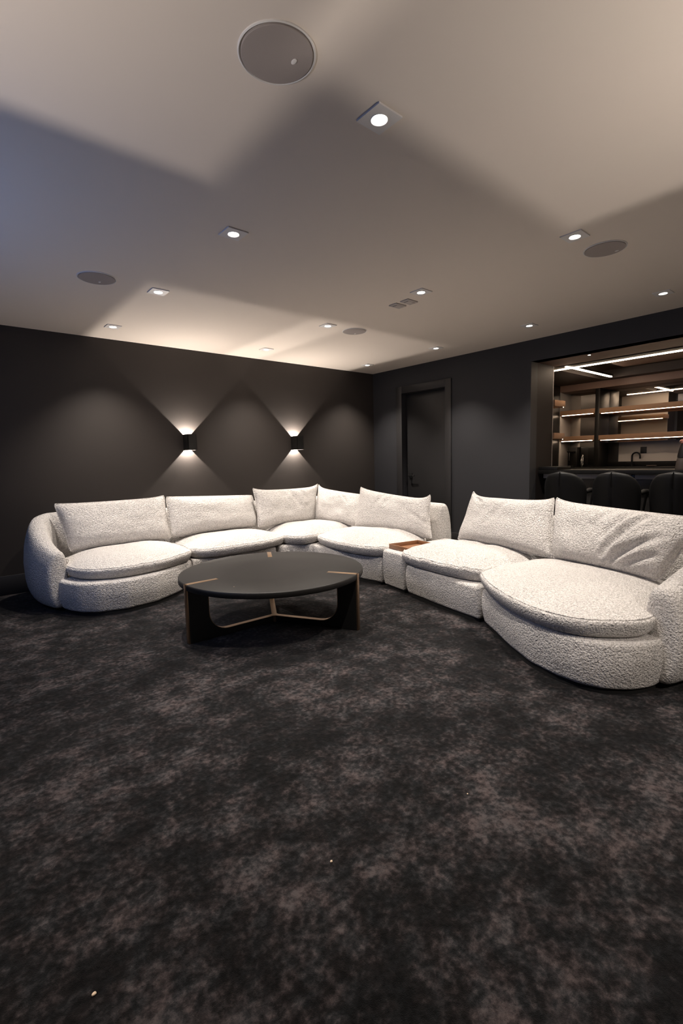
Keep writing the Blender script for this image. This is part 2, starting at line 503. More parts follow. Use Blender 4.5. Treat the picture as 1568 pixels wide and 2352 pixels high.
# ------------------------------------------------------------------ wall sconces (up and down light)
def make_sconce(x, y, rotz, label, power=SCONCE_W, group='up and down wall sconces'):
    """origin at the wall, box grows along local -y"""
    r = empty('wall_sconce', (x, y, 1.5), label, 'sconce', group, rotz)
    hw, dp, hh, t = 0.052, 0.152, 0.0945, 0.004
    bm = bmesh.new()
    box(bm, -hw, -hw + t, -dp, -0.002, -hh, hh)
    box(bm, hw - t, hw, -dp, -0.002, -hh, hh)
    box(bm, -hw, hw, -dp, -dp + t, -hh, hh)
    box(bm, -hw, hw, -0.006, -0.002, -hh + 0.052, hh - 0.052)
    box(bm, -hw + t, hw - t, -dp + t, -0.006, -0.01, 0.01)
    link('housing', bm, M['sconce'], r, 30, world=False)
    for s in (1, -1):
        bm = bmesh.new(); lathe(bm, [(0.012, s * 0.012), (0.012, s * 0.022), (0.004, s * 0.026)], 0, -0.062, 16)
        link('lamp', bm, M['lens'], r, 30, world=False)
        l = bpy.data.lights.new('sconce_light', 'POINT')
        l.energy = power * (1.0 if s > 0 else 0.75); l.color = (1.0, 0.89, 0.79); l.shadow_soft_size = 0.0025
        o = bpy.data.objects.new('sconce_light', l); COL.objects.link(o)
        o.parent = r; o.location = (0, -0.062, s * (hh - 0.049))
    return r
make_sconce(-3.146, 0, 0, 'black box wall sconce throwing light up and down, left one of the two', 58.0)
make_sconce(-1.578, 0, 0, 'black box wall sconce throwing light up and down, right one near the corner', 58.0)
# the same fittings on the two walls behind the camera
for x, y, rz, lab in [(XW, -4.44, PI / 2, 'black box sconce on the side wall left of the camera'),
                  (-3.50, YW, PI, 'black box sconce on the wall behind the camera')]:
    make_sconce(x, y, rz, lab)

# ------------------------------------------------------------------ sectional sofa
BAND = ((-0.085, 0.0), (-0.055, 0.01), (-0.034, 0.06), (-0.017, 0.18), (-0.005, 0.36), (0.004, 0.56), (0.008, 0.74), (0.006, 0.86), (-0.001, 0.94), (-0.008, 0.97), (-0.013, 0.985), (-0.020, 1.0))
def cushion(outline, zb, zt, crown, band_out=0.018, seed=0, wrinkle=0.010, n=144, creases=(), puckers=0.006, drop=None):
    """loose seat cushion: domed top, seam, slanting side band, seam, flat underside"""
    P = spline([(x, y, 0) for x, y in outline], n)
    Nn = normals2(P)
    cen = sum(P, Vector()) / n
    bm = bmesh.new()
    rings = []
    def dz(p):
        v = noise.noise(Vector((p.x * 3.1 + seed, p.y * 3.1, seed * 1.7))) * wrinkle
        v += noise.noise(Vector((p.x * 8 + seed, p.y * 8, seed * 0.7))) * wrinkle * 0.35
        for (ax, ay, bx, by, wd, dep) in creases:
            a = Vector((ax, ay, 0)); bb = Vector((bx, by, 0)); ab = bb - a
            q = Vector((p.x, p.y, 0)); t = max(0, min(1, (q - a).dot(ab) / ab.length_squared))
            dist = (q - a - ab * t).length
            fade = math.sin(PI * min(max(t, 0.03), 0.97)) ** 0.5
            v -= dep * math.exp(-(dist / wd) ** 2) * fade
            v += 0.6 * dep * math.exp(-((dist - 2.0 * wd) / wd) ** 2) * fade
        return v
    def pk(i): return puckers * noise.noise(Vector((i * 0.42 * 144 / n, seed * 3.3, 0)))
    # underside
    for s in (0.15, 0.6, 0.9): rings.append([cen.lerp(P[i], s) + Vector((0, 0, zb)) for i in range(n)])
    H = zt - zb
    for off, k in BAND:
        rings.append([P[i] + Nn[i] * (off + pk(i) * (0.3 + k)) + Vector((0, 0, zb + H * k + 0.4 * dz(P[i]) * k + pk(i + 50) * k)) for i in range(n)])
    top = [P[i] + Nn[i] * BAND[-1][0] for i in range(n)]
    for s in (0.97, 0.94, 0.90, 0.85, 0.79, 0.72, 0.65, 0.57, 0.49, 0.40, 0.31, 0.22, 0.13, 0.05):
        dome = crown * (1 - s ** 3.4)
        ring = []
        for i in range(n):
            p = cen.lerp(top[i], s)
            q = p + Nn[i] * (pk(i) * s ** 4)
            ring.append(q + Vector((0, 0, zt + dome + dz(p) * min(1, (1 - s) * 6 + 0.4) + pk(i + 50) * s ** 6)))
        rings.append(ring)
    loft(bm, rings)
    return bm

def seam_ring(outline, z, off, rad, seed, n=144, wrinkle=0.010, puckers=0.006):
    P = spline([(x, y, 0) for x, y in outline], n); Nn = normals2(P)
    def pk(i): return puckers * noise.noise(Vector((i * 0.42 * 144 / n, seed * 3.3, 0)))
    pts = []
    for i in range(n + 1):
        k = i % n; p = P[k]
        d = noise.noise(Vector((p.x * 3.1 + seed, p.y * 3.1, seed * 1.7))) * wrinkle + noise.noise(Vector((p.x * 8 + seed, p.y * 8, seed * 0.7))) * wrinkle * 0.35
        pts.append(p + Nn[k] * (off + pk(k) * 1.3) + Vector((0, 0, z + 0.4 * d + pk(k + 50))))
    bm = bmesh.new(); tube(bm, pts, rad, 6)
    return bm

def base_block(outline, z0=0.028, z1=0.285, n=240, bulge=0.012, rnd=0.028, tuck=0.012):
    P = spline([(x, y, 0) for x, y in outline], n) if len(outline) > 4 and False else resample(round_poly(outline, 0.035), n)
    Nn = normals2(P)
    cen = sum(P, Vector()) / n
    rings = []
    rings.append([cen.lerp(P[i], 0.5) + Vector((0, 0, z0)) for i in range(n)])
    prof = []
    for k in range(5):
        a = -PI / 2 + k * PI / 8
        prof.append((-rnd + rnd * math.cos(a) - tuck, z0 + rnd + rnd * math.sin(a)))
    for f in (0.25, 0.5, 0.75): prof.append((bulge * math.sin(PI * f) - tuck * (1 - f), z0 + rnd + (z1 - z0 - 2 * rnd) * f))
    for k in range(6):
        a = k * PI / 10
        prof.append((-rnd + rnd * math.cos(a), z1 - rnd + rnd * math.sin(a)))
    for off, z in prof:
        rings.append([P[i] + Nn[i] * (off + 0.004 * noise.noise(Vector((P[i].x * 4, P[i].y * 4, z * 6)))) + Vector((0, 0, z)) for i in range(n)])
    rings.append([cen.lerp(P[i], 0.5) + Vector((0, 0, z1 + 0.003)) for i in range(n)])
    bm = bmesh.new(); loft(bm, rings)
    return bm

def round_poly(pts, r):
    """polygon with rounded corners (short arcs); gentle corners are left as they are"""
    pts = [Vector((x, y, 0)) for x, y in pts]
    out = []
    m = len(pts)
    for i in range(m):
        a, b_, c = pts[i - 1], pts[i], pts[(i + 1) % m]
        u = (a - b_); v = (c - b_)
        lim = min(u.length, v.length) * 0.45
        u.normalize(); v.normalize()
        k = min(r, lim)
        p, q = b_ + u * k, b_ + v * k
        for t in (0, 0.25, 0.5, 0.75, 1):
            out.append(p * (1 - t) ** 2 + b_ * (2 * t * (1 - t)) + q * t ** 2)
    return out

def shell(path, n=70, m=28, zb=0.03, side=1, cap=(True, True)):
    """upholstered back / arm: rounded section swept along a plan path.
    path rows: x, y, top height, half thickness.  side=+1: outer face lies to the left of travel"""
    P = spline([(r[0], r[1], 0) for r in path], n, False)
    # interpolate heights by arc length
    L = [0.0]
    for r, s in zip(path[:-1], path[1:]): L.append(L[-1] + math.hypot(s[0] - r[0], s[1] - r[1]))
    def interp(col, f):
        d = f * L[-1]
        for k in range(len(L) - 1):
            if d <= L[k + 1] + 1e-9:
                t = (d - L[k]) / max(L[k + 1] - L[k], 1e-9); t = t * t * (3 - 2 * t) if False else t
                return path[k][col] * (1 - t) + path[k + 1][col] * t
        return path[-1][col]
    rings = []
    for i in range(n):
        f = i / (n - 1)
        t = (P[min(i + 1, n - 1)] - P[max(i - 1, 0)]).normalized()
        nn = Vector((-t.y, t.x, 0)) * side
        zt = interp(2, f); a = interp(3, f)
        ring = []
        zc, hh = (zt + zb) / 2, (zt - zb) / 2
        for k in range(m):
            th = 2 * PI * k / m
            c, s = math.cos(th), math.sin(th)
            pu = math.copysign(abs(c) ** 0.55, c)
            pv = math.copysign(abs(s) ** 0.62, s)
            z = zc + hh * pv
            q = (z - zb) / (zt - zb)
            off = a * pu
            if c > 0: off *= 0.62 + 0.62 * math.sin(PI * min(1, (q * 0.92 + 0.08)) ** 0.9) ** 0.8 * 0.85
            off += 0.003 * noise.noise(Vector((P[i].x * 5, P[i].y * 5, z * 5)))
            ring.append((P[i], t, nn, off, z, zc, hh))
        rings.append(ring)
    # rounded ends: extra rings shrinking along the tangent
    def real(ring, along=0.0, sc=1.0):
        return [p + nn * (off * sc) + t * along + Vector((0, 0, zc + (z - zc) * (1 - (1 - sc) * 0.35)))
                for p, t, nn, off, z, zc, hh in ring]
    out = []
    ends = [(0.0, 1.0), (0.022, 0.97), (0.042, 0.88), (0.055, 0.70), (0.060, 0.42)]
    if cap[0]:
        for al, sc in reversed(ends[1:]): out.append(real(rings[0], -al, sc))
    for rg in rings: out.append(real(rg))
    if cap[1]:
        for al, sc in ends[1:]: out.append(real(rings[-1], al, sc))
    bm = bmesh.new(); loft(bm, out)
    return bm

BO = M['boucle']
def module(name, label, loc, group='modules of the cream sectional sofa'):
    return empty(name, loc, label, 'sofa', group)

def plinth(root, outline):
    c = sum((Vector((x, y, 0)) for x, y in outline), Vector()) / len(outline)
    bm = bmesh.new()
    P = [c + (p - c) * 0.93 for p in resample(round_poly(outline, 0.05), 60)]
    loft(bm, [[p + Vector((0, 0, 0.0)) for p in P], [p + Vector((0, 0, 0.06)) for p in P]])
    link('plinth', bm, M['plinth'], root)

def seat(root, outline, zb, zt, crown, seed, **kw):
    link('seat_cushion', cushion(outline, zb, zt, crown, seed=seed, **kw), BO, root, 75)
    ch = root.children[-1] if False else [c for c in root.children if c.name.startswith('seat_cushion')][-1]
    pkv = kw.get('puckers', 0.006); wr = kw.get('wrinkle', 0.010); bo = kw.get('band_out', 0.018)
    bm = seam_ring(outline, zt - (zt - zb) * 0.02, -0.008, 0.0042, seed, wrinkle=wr, puckers=pkv)
    link('piping', bm, BO, ch)

# plan of the right wing: F front corner, n to the back, dd along the front toward the camera
Fp = Vector((-2.34, -2.77, 0)); nv = Vector((0.978, -0.208, 0)); dv = Vector((-0.208, -0.978, 0))
def W(n_, d_):
    p = Fp + nv * n_ + dv * d_
    return (p.x, p.y)

# --- left end module
U1 = module('sofa_module', 'cream sofa end module with a rounded arm, at the left by the sconce wall', (-4.2, -0.75, 0))
o1 = [(-4.80, -1.06), (-4.77, -1.18), (-4.70, -1.32), (-4.58, -1.43), (-4.36, -1.49), (-4.10, -1.44), (-3.85, -1.29), (-3.625, -1.09), (-3.625, -0.40), (-4.72, -0.40)]
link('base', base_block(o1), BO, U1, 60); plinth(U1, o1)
link('armrest_and_back', shell([(-4.80, -1.00, 0.53, 0.085), (-4.845, -0.82, 0.60, 0.100), (-4.855, -0.60, 0.70, 0.110), (-4.82, -0.40, 0.775, 0.112),
      (-4.72, -0.27, 0.800, 0.112), (-4.55, -0.225, 0.80, 0.112), (-4.20, -0.215, 0.78, 0.110), (-3.66, -0.215, 0.75, 0.110)], side=1), BO, U1, 60)
s1 = [(-4.665, -0.800), (-4.720, -1.000), (-4.700, -1.160), (-4.600, -1.320), (-4.360, -1.420), (-4.050, -1.380), (-3.820, -1.270), (-3.660, -1.140), (-3.620, -0.950), (-3.600, -0.550), (-3.700, -0.420), (-4.450, -0.420), (-4.630, -0.520)]
seat(U1, s1, 0.286, 0.390, 0.082, 1.0, wrinkle=0.008)

# --- straight module along the sconce wall
U2 = module('sofa_module', 'cream armless sofa module under the left sconce, between end module and corner', (-3.1, -0.65, 0))
o2 = [(-3.615, -1.10), (-3.1, -1.12), (-2.62, -1.08), (-2.58, -0.40), (-3.615, -0.40)]
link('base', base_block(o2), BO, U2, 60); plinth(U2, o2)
link('backrest', shell([(-3.55, -0.215, 0.75, 0.110), (-3.1, -0.215, 0.75, 0.110), (-2.63, -0.215, 0.75, 0.110)], n=24), BO, U2, 60)
s2 = [(-3.600, -1.060), (-3.450, -1.170), (-3.050, -1.200), (-2.650, -1.120), (-2.460, -1.000), (-2.440, -0.800), (-2.500, -0.500), (-2.620, -0.420), (-3.480, -0.420), (-3.570, -0.520), (-3.590, -0.800)]
seat(U2, s2, 0.286, 0.388, 0.084, 2.3, creases=[(-2.95, -1.33, -2.80, -1.0, 0.022, 0.010), (-2.75, -1.25, -2.66, -0.95, 0.02, 0.008)])

# --- corner module
U3 = module('sofa_module', 'cream corner sofa module where the two wings meet, behind the coffee table', (-1.9, -0.75, 0))
o3 = [(-2.575, -1.075), (-2.44, -1.12), (-2.32, -1.20), (-2.275, -1.285), (-1.45, -1.285), (-1.30, -0.55), (-1.55, -0.36), (-2.575, -0.36)]
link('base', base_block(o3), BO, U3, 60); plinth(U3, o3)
link('backrest', shell([(-2.51, -0.215, 0.75, 0.110), (-2.0, -0.215, 0.75, 0.110), (-1.60, -0.235, 0.75, 0.110), (-1.37, -0.35, 0.75, 0.110), (-1.24, -0.60, 0.75, 0.110), (-1.225, -1.22, 0.75, 0.110)], n=50), BO, U3, 60)
s3 = [(-2.490, -1.060), (-2.440, -1.170), (-2.360, -1.260), (-2.240, -1.270), (-2.140, -1.240), (-1.900, -1.240), (-1.550, -1.250), (-1.420, -1.100), (-1.420, -0.650), (-1.550, -0.450), (-1.900, -0.420), (-2.320, -0.420), (-2.430, -0.550), (-2.460, -0.800)]
seat(U3, s3, 0.286, 0.392, 0.094, 4.1)

# --- straight module of the right wing, before the console
U4 = module('sofa_module', 'cream armless sofa module beside the console with its backrest end showing, near the door', (-1.8, -1.85, 0))
o4 = [(-2.275, -1.295), (-2.30, -1.8), (-2.295, -2.15), (-2.262, -2.405), (-1.34, -2.43), (-1.34, -1.295)]
link('base', base_block(o4), BO, U4, 60); plinth(U4, o4)
link('backrest', shell([(-1.225, -1.33, 0.75, 0.110), (-1.235, -1.8, 0.75, 0.110), (-1.285, -2.37, 0.745, 0.110)], n=30), BO, U4, 60)
s4 = [(-2.170, -1.280), (-2.270, -1.450), (-2.340, -1.750), (-2.365, -2.050), (-2.330, -2.300), (-2.250, -2.420), (-2.100, -2.440), (-1.750, -2.410), (-1.550, -2.360), (-1.480, -2.200), (-1.470, -1.600), (-1.500, -1.330), (-1.800, -1.250), (-2.050, -1.250)]
seat(U4, s4, 0.286, 0.390, 0.086, 6.2, wrinkle=0.018, creases=[(-2.30, -2.0, -2.05, -1.85, 0.03, 0.014), (-2.38, -2.32, -2.1, -2.2, 0.025, 0.014), (-2.0, -2.30, -1.7, -2.0, 0.03, 0.010)])

# --- console wedge with tray
U5 = module('sofa_console', 'low cream wedge console between two sofa modules, carrying the wooden tray', (-1.85, -2.6, 0))
U5['category'] = 'console'
o5 = [(-2.268, -2.418), (-2.338, -2.755), (-1.38, -2.945), (-1.32, -2.445)]
link('base', base_block(o5, z1=0.372, rnd=0.024), BO, U5, 60); plinth(U5, o5)

# --- straight module after the console
U6 = module('sofa_module', 'cream armless sofa module between the tray console and the rounded right end', (-1.95, -3.35, 0))
o6 = [W(0, 0.01), W(-0.015, 0.45), W(0.0, 0.94), W(0.92, 0.94), W(0.92, 0.01)]
link('base', base_block(o6), BO, U6, 60); plinth(U6, o6)
link('backrest', shell([(*W(0.93, 0.06), 0.74, 0.11), (*W(0.93, 0.45), 0.74, 0.11), (*W(0.93, 0.88), 0.74, 0.11)], n=24), BO, U6, 60)
s6_ = [(-2.200, -2.660), (-2.310, -2.730), (-2.385, -2.880), (-2.440, -3.150), (-2.470, -3.400), (-2.455, -3.580), (-2.400, -3.655), (-2.200, -3.680), (-1.950, -3.760), (-1.740, -3.800), (-1.620, -3.600), (-1.540, -3.100), (-1.550, -2.860), (-1.700, -2.740), (-2.000, -2.670)]
seat(U6, s6_, 0.286, 0.394, 0.086, 8.4, wrinkle=0.016, puckers=0.010,
     creases=[(-2.44, -3.02, -2.22, -2.98, 0.022, 0.020), (-2.50, -3.20, -2.15, -3.05, 0.022, 0.013), (-2.48, -3.42, -2.2, -3.25, 0.02, 0.012), (-2.0, -3.0, -1.8, -3.4, 0.03, 0.008)])

# --- right end module
U7 = module('sofa_module', 'cream sofa end module with a rounded arm, nearest the camera at the right', (-2.3, -4.4, 0))
o7 = [(-2.535, -3.71), (-2.66, -3.88), (-2.83, -4.09), (-2.97, -4.31), (-3.035, -4.50), (-3.045, -4.64), (-3.01, -4.76), (-2.92, -4.86), (-2.82, -4.915), (-2.735, -4.935), W(0.60, 2.03), W(0.92, 1.6), W(0.92, 0.96)]
link('base', base_block(o7), BO, U7, 60); plinth(U7, o7)
link('armrest_and_back', shell([(-2.685, -4.925, 0.55, 0.095), (-2.48, -4.985, 0.63, 0.105), (-2.24, -5.04, 0.70, 0.112), (-2.03, -5.06, 0.76, 0.112),
     (-1.83, -5.02, 0.79, 0.112), (-1.71, -4.86, 0.79, 0.112), (-1.64, -4.6, 0.78, 0.110), (-1.55, -4.1, 0.76, 0.11), (*W(0.93, 1.02), 0.75, 0.11)], side=-1), BO, U7, 60)
s7 = [(-2.480, -3.680), (-2.600, -3.760), (-2.820, -4.000), (-2.980, -4.250), (-3.060, -4.500), (-3.040, -4.650), (-2.940, -4.790), (-2.830, -4.870), (-2.740, -4.885), (-2.620, -4.860), (-2.350, -4.830), (-2.050, -4.800), (-1.860, -4.660), (-1.760, -4.300), (-1.720, -3.900), (-1.850, -3.745), (-2.200, -3.690)]
seat(U7, s7, 0.286, 0.396, 0.078, 10.5, wrinkle=0.006, puckers=0.003, n=180)

# --- loose back cushions
def pillow(name, BL, BR, TR, TL, front, label, T=0.12, seed=0, pull=0.035, creases=(), ears=(0.05, 0.05)):
    """corner-to-corner scatter cushion; front = rough direction of the visible face"""
    BL, BR, TR, TL = (Vector(v) for v in (BL, BR, TR, TL))
    front = Vector(front).normalized()
    nrm = (BR - BL).cross(TL - BL).normalized()
    if nrm.dot(front) < 0: nrm = -nrm
    root = empty(name, (BL + BR) / 2, label, 'cushion', 'loose back cushions on the sofa')
    NU, NV = 52, 34
    def pt(u, v, sgn):
        uu_ = u * (1 - pull * (1 - v * v) * u * u * 0.9)
        el = ears[0] * (1 - u) / 2 + ears[1] * (1 + u) / 2
        vv_ = v - max(v, 0) ** 3 * (pull * (1 - u * u) + el * (1 - abs(u) ** 7)) + pull * 0.2 * (1 - u * u) * max(-v, 0) ** 3
        cn = 0.022 * (abs(u) * abs(v)) ** 9
        uu_ *= 1 - cn; vv_ *= 1 - cn * 1.3
        a, c = (uu_ + 1) / 2, (vv_ + 1) / 2
        p = (BL * (1 - a) + BR * a) * (1 - c) + (TL * (1 - a) + TR * a) * c
        e = max(0.0, (1 - abs(u) ** 3.2)) ** 0.52 * max(0.0, (1 - abs(v) ** 2.8)) ** 0.50
        th = T * e * (1.0 - 0.22 * v)
        if sgn > 0:
            wv = noise.noise(Vector((u * 1.7 + seed, v * 1.4, seed))) * 0.022 + noise.noise(Vector((u * 4 + seed, v * 3, seed + 5))) * 0.008
            th += wv * e
            for (u0_, v0_, u1_, v1_, wd, dep) in creases:
                A = Vector((u0_ * 1.3, v0_)); B = Vector((u1_ * 1.3, v1_)); q = Vector((u * 1.3, v)); AB = B - A
                t = max(0, min(1, (q - A).dot(AB) / AB.length_squared)); ds = (q - A - AB * t).length
                fd = math.sin(PI * (0.08 + 0.84 * t)) ** 0.6
                th += (-dep * math.exp(-(ds / wd) ** 2) + 0.5 * dep * math.exp(-((ds - 1.9 * wd) / wd) ** 2)) * fd
            return p + nrm * th
        return p - nrm * th * 0.55
    bm = bmesh.new()
    def grid(sgn):
        G = [[bm.verts.new(pt(-1 + 2 * i / NU, -1 + 2 * j / NV, sgn)) for i in range(NU + 1)] for j in range(NV + 1)]
        for j in range(NV):
            for i in range(NU):
                bm.faces.new((G[j][i], G[j][i + 1], G[j + 1][i + 1], G[j + 1][i]))
    grid(1); grid(-1)
    bmesh.ops.remove_doubles(bm, verts=bm.verts[:], dist=0.0004)
    link('cover', bm, BO, root, 80)
    rim = []
    for i in range(NU): rim.append(pt(-1 + 2 * i / NU, -1, -1))
    for j in range(NV): rim.append(pt(1, -1 + 2 * j / NV, -1))
    for i in range(NU): rim.append(pt(1 - 2 * i / NU, 1, -1))
    for j in range(NV + 1): rim.append(pt(-1, 1 - 2 * j / NV, -1))
    bm = bmesh.new(); tube(bm, rim, 0.0065, 6)
    link('piping', bm, BO, root)
    return root

pillow('back_cushion', (-4.599, -0.55, 0.435), (-3.622, -0.55, 0.440), (-3.609, -0.39, 0.909), (-4.676, -0.39, 0.894), (0, -1, 0.2),
       'leftmost cream back cushion, wide, beside the rounded left arm', seed=1.1, pull=0.03, ears=(0.04, 0.10))
pillow('back_cushion', (-3.621, -0.52, 0.450), (-2.50, -0.52, 0.458), (-2.499, -0.37, 0.835), (-3.586, -0.37, 0.888), (0, -1, 0.2),
       'second cream back cushion from the left, under the left sconce', seed=2.7, pull=0.015, ears=(0.02, 0.01))
pillow('back_cushion', (-2.584, -0.62, 0.455), (-1.650, -0.54, 0.440), (-1.487, -0.41, 0.928), (-2.553, -0.47, 0.929), (0, -1, 0.2),
       'cream back cushion with a raised right tip, left of the sofa corner', seed=3.9, T=0.11, pull=0.06, ears=(0.12, 0.16),
       creases=[(-0.05, 0.75, 0.25, -0.2, 0.07, 0.012), (0.25, 0.8, 0.5, 0.1, 0.06, 0.010)])
pillow('back_cushion', (-1.655, -0.560, 0.440), (-1.620, -1.42, 0.440), (-1.440, -1.275, 0.805), (-1.49, -0.42, 0.923), (-1, 0, 0.2),
       'cream back cushion just right of the sofa corner, partly behind its neighbour', seed=5.2, T=0.10, pull=0.04, ears=(0.20, 0.02),
       creases=[(0.2, 0.8, 0.6, 0.2, 0.06, 0.010)])
pillow('back_cushion', (-1.70, -1.395, 0.445), (-1.600, -2.490, 0.400), (-1.500, -2.396, 0.855), (-1.515, -1.305, 0.912), (-1, 0, 0.2),
       'cream back cushion with a pointed right ear, next to the exposed backrest end', seed=6.6, T=0.11, pull=0.05, ears=(0.10, 0.26),
       creases=[(-0.15, 0.8, -0.35, -0.1, 0.07, 0.014), (0.05, 0.7, -0.1, 0.1, 0.05, 0.010), (0.95, -0.4, 0.6, 0.0, 0.08, 0.014)])
pillow('back_cushion', (-1.730, -2.905, 0.455), (-1.935, -3.955, 0.448), (-1.715, -3.845, 0.900), (-1.516, -2.935, 0.910), (-0.978, 0.208, 0.2),
       'cream back cushion with a pointed left ear, right of the tray console', seed=7.4, T=0.115, pull=0.045, ears=(0.22, 0.12),
       creases=[(-0.85, 0.9, -0.5, 0.5, 0.06, 0.012), (0.1, 0.6, -0.25, -0.3, 0.08, 0.010), (0.75, 0.7, 0.6, 0.2, 0.06, 0.008)])
pillow('back_cushion', (-1.955, -3.960, 0.450), (-2.165, -4.730, 0.445), (-1.985, -4.93, 0.835), (-1.715, -3.855, 0.905), (-0.978, 0.208, 0.2),
       'deeply creased cream back cushion at the right edge, beside the right arm', seed=9.3, T=0.125, pull=0.02, ears=(0.14, 0.02),
       creases=[(0.30, 0.9, 0.05, -0.2, 0.06, 0.020), (0.45, 0.75, 0.15, -0.65, 0.07, 0.030), (0.75, 0.2, 0.3, -0.75, 0.09, 0.030),
                (0.05, 0.85, -0.2, 0.1, 0.06, 0.012), (0.85, -0.35, 0.45, -0.85, 0.07, 0.015)])

# tray on the console
tr = empty('serving_tray', (-2.047, -2.62, 0.377), 'small square walnut tray sitting on the low console between the sofa modules', 'tray')
axx = Vector((0.985, -0.17, 0)); ayy = Vector((0.17, 0.985, 0))
bm = bmesh.new(); obox(bm, (-2.047, -2.62), axx, ayy, -0.17, 0.17, -0.135, 0.135, 0.377, 0.384, 0.002)
link('tray_bottom', bm, M['tray'], tr)
for l0, l1, w0, w1 in ((-0.18, 0.18, -0.145, -0.135), (-0.18, 0.18, 0.135, 0.145), (-0.18, -0.17, -0.135, 0.135), (0.17, 0.18, -0.135, 0.135)):
    bm = bmesh.new(); obox(bm, (-2.047, -2.62), axx, ayy, l0, l1, w0, w1, 0.377, 0.421, 0.002)
    link('tray_side', bm, M['tray'], tr)

# ------------------------------------------------------------------ coffee table
TX, TY = -3.588, -2.537
tb = empty('coffee_table', (TX, TY, 0), 'large round black coffee table with bronze inlays and three panel legs', 'table')
bm = bmesh.new()
lathe(bm, [(0.0005, 0.376), (0.69, 0.376), (0.697, 0.379), (0.700, 0.384), (0.700, 0.412), (0.697, 0.4175), (0.692, 0.420), (0.3, 0.420)], TX, TY, 128)
link('tabletop', bm, M['table'], tb, 40)
ANG = [math.atan2(-2.53 - TY, -4.283 - TX), math.atan2(-3.145 - TY, -3.254 - TX), math.atan2(-1.93 - TY, -3.244 - TX)]
def legprof():
    # outline in (r, z): outer edge, foot, rail along the floor to the hub, U-shaped cut-out
    inner = [(0.02, 0.048), (0.40, 0.048)]
    for k in range(1, 9):
        a = -PI / 2 + k * PI / 16
        inner.append((0.40 + 0.145 * math.cos(a), 0.193 + 0.145 * math.sin(a)))
    inner += [(0.545, 0.376)]
    return inner
for a in ANG:
    u = Vector((math.cos(a), math.sin(a), 0)); v = Vector((-u.y, u.x, 0)); c = Vector((TX, TY, 0))
    inn = legprof(); hw = 0.019
    bm = bmesh.new()
    rings = [[c + u * r_ + v * w_ + Vector((0, 0, z_)) for r_, z_, w_ in ((r0_, 0.002, -hw), (r0_, z0_, -hw), (r0_, z0_, hw), (r0_, 0.002, hw))]
             for r0_, z0_ in inn[:-1]]
    loft(bm, rings)
    obox(bm, (TX, TY), u, v, 0.545, 0.690, -hw, hw, 0.002, 0.376)
    leg = link('leg', bm, M['black'], tb, 30)
    # bronze edge on the inside of the cut-out
    bm = bmesh.new()
    ring = []
    for k, (r_, z_) in enumerate(inn):
        p0 = inn[max(k - 1, 0)]; p1 = inn[min(k + 1, len(inn) - 1)]
        t = Vector((p1[0] - p0[0], p1[1] - p0[1])).normalized(); nn = Vector((-t.y, t.x)) * 0.004
        q = [(r_, z_, -hw - 0.0006), (r_ + nn.x, z_ + nn.y, -hw - 0.0006), (r_ + nn.x, z_ + nn.y, hw + 0.0006), (r_, z_, hw + 0.0006)]
        ring.append([c + u * x + v * w_ + Vector((0, 0, z)) for x, z, w_ in q])
    loft(bm, ring); link('inner_edge', bm, M['bronze'], leg, 40)
    bm = bmesh.new(); obox(bm, (TX, TY), u, v, 0.6895, 0.703, -0.0185, 0.0185, 0.002, 0.4215, 0.0015)
    link('outer_edge', bm, M['bronze'], leg)
    bm = bmesh.new(); obox(bm, (TX, TY), u, v, 0.462, 0.7025, -0.0185, 0.0185, 0.417, 0.4215, 0.0008)
    link('top_inlay', bm, M['bronze'], tb)
bm = bmesh.new(); lathe(bm, [(0.03, 0.002), (0.03, 0.052)], TX, TY, 24); link('hub', bm, M['bronze'], tb)

# lint specks on carpet and table
def crumb(x, y, z, r, label):
    bm = bmesh.new(); bmesh.ops.create_icosphere(bm, subdivisions=2, radius=r)
    for v in bm.verts: v.co *= 1 + 0.25 * noise.noise(v.co * 400)
    bmesh.ops.scale(bm, vec=(1, 0.8, 0.7), verts=bm.verts[:])
    bmesh.ops.translate(bm, vec=(x, y, z + r * 0.6), verts=bm.verts[:])
    o = link('crumb', bm, M['lint']); tag(o, label, 'crumb', 'pale crumbs')

# ------------------------------------------------------------------ the bar behind the opening
BX, MX, BYL = 2.40, 2.78, -1.90      # front of the back bar, mirror plane, left wall of the bar
ZC = 2.353
b = bmesh.new(); box(b, 0.0, 3.2, YW, 0.0, -0.14, -0.002); struct('floor_bar', b, M['bar_dark'])
b = bmesh.new(); box(b, TH, 3.0, BYL, BYL + 0.12, 0, 2.7); struct('wall_bar_left', b, M['bar_dark'])
b = bmesh.new(); box(b, MX + 0.02, 3.0, YW, BYL, 0, 2.7); struct('wall_bar_back', b, M['bar_dark'])
# ceiling of the bar: rim with a dark coffer
b = bmesh.new()
box(b, 0.60, 0.80, YW, BYL, ZC, 2.7); box(b, 2.22, MX + 0.05, YW, BYL, ZC, 2.7)
box(b, 0.80, 2.22, -2.60, BYL, ZC, 2.7); box(b, 0.80, 2.22, YW, -2.60, ZC + 0.12, 2.7)
struct('ceiling_bar', b, M['bar_ceiling'])
b = bmesh.new(); box(b, 1.25, 1.95, YW + 0.1, -3.0, ZC + 0.09, ZC + 0.125, 0.004); struct('ceiling_bar_lit_patch', b, M['soffit'])  # lighter colour paints in the lit middle of the coffer ceiling
# greige lining on the return wall and at the left end of the back bar
b = bmesh.new(); box(b, TH, TH + 0.012, OY1, BYL, 1.06, ZC); struct('trim_3', b, M['greige'])
b = bmesh.new(); box(b, 2.40, MX, BYL - 0.012, BYL, 1.06, ZC - 0.10); struct('trim_4', b, M['greige'])
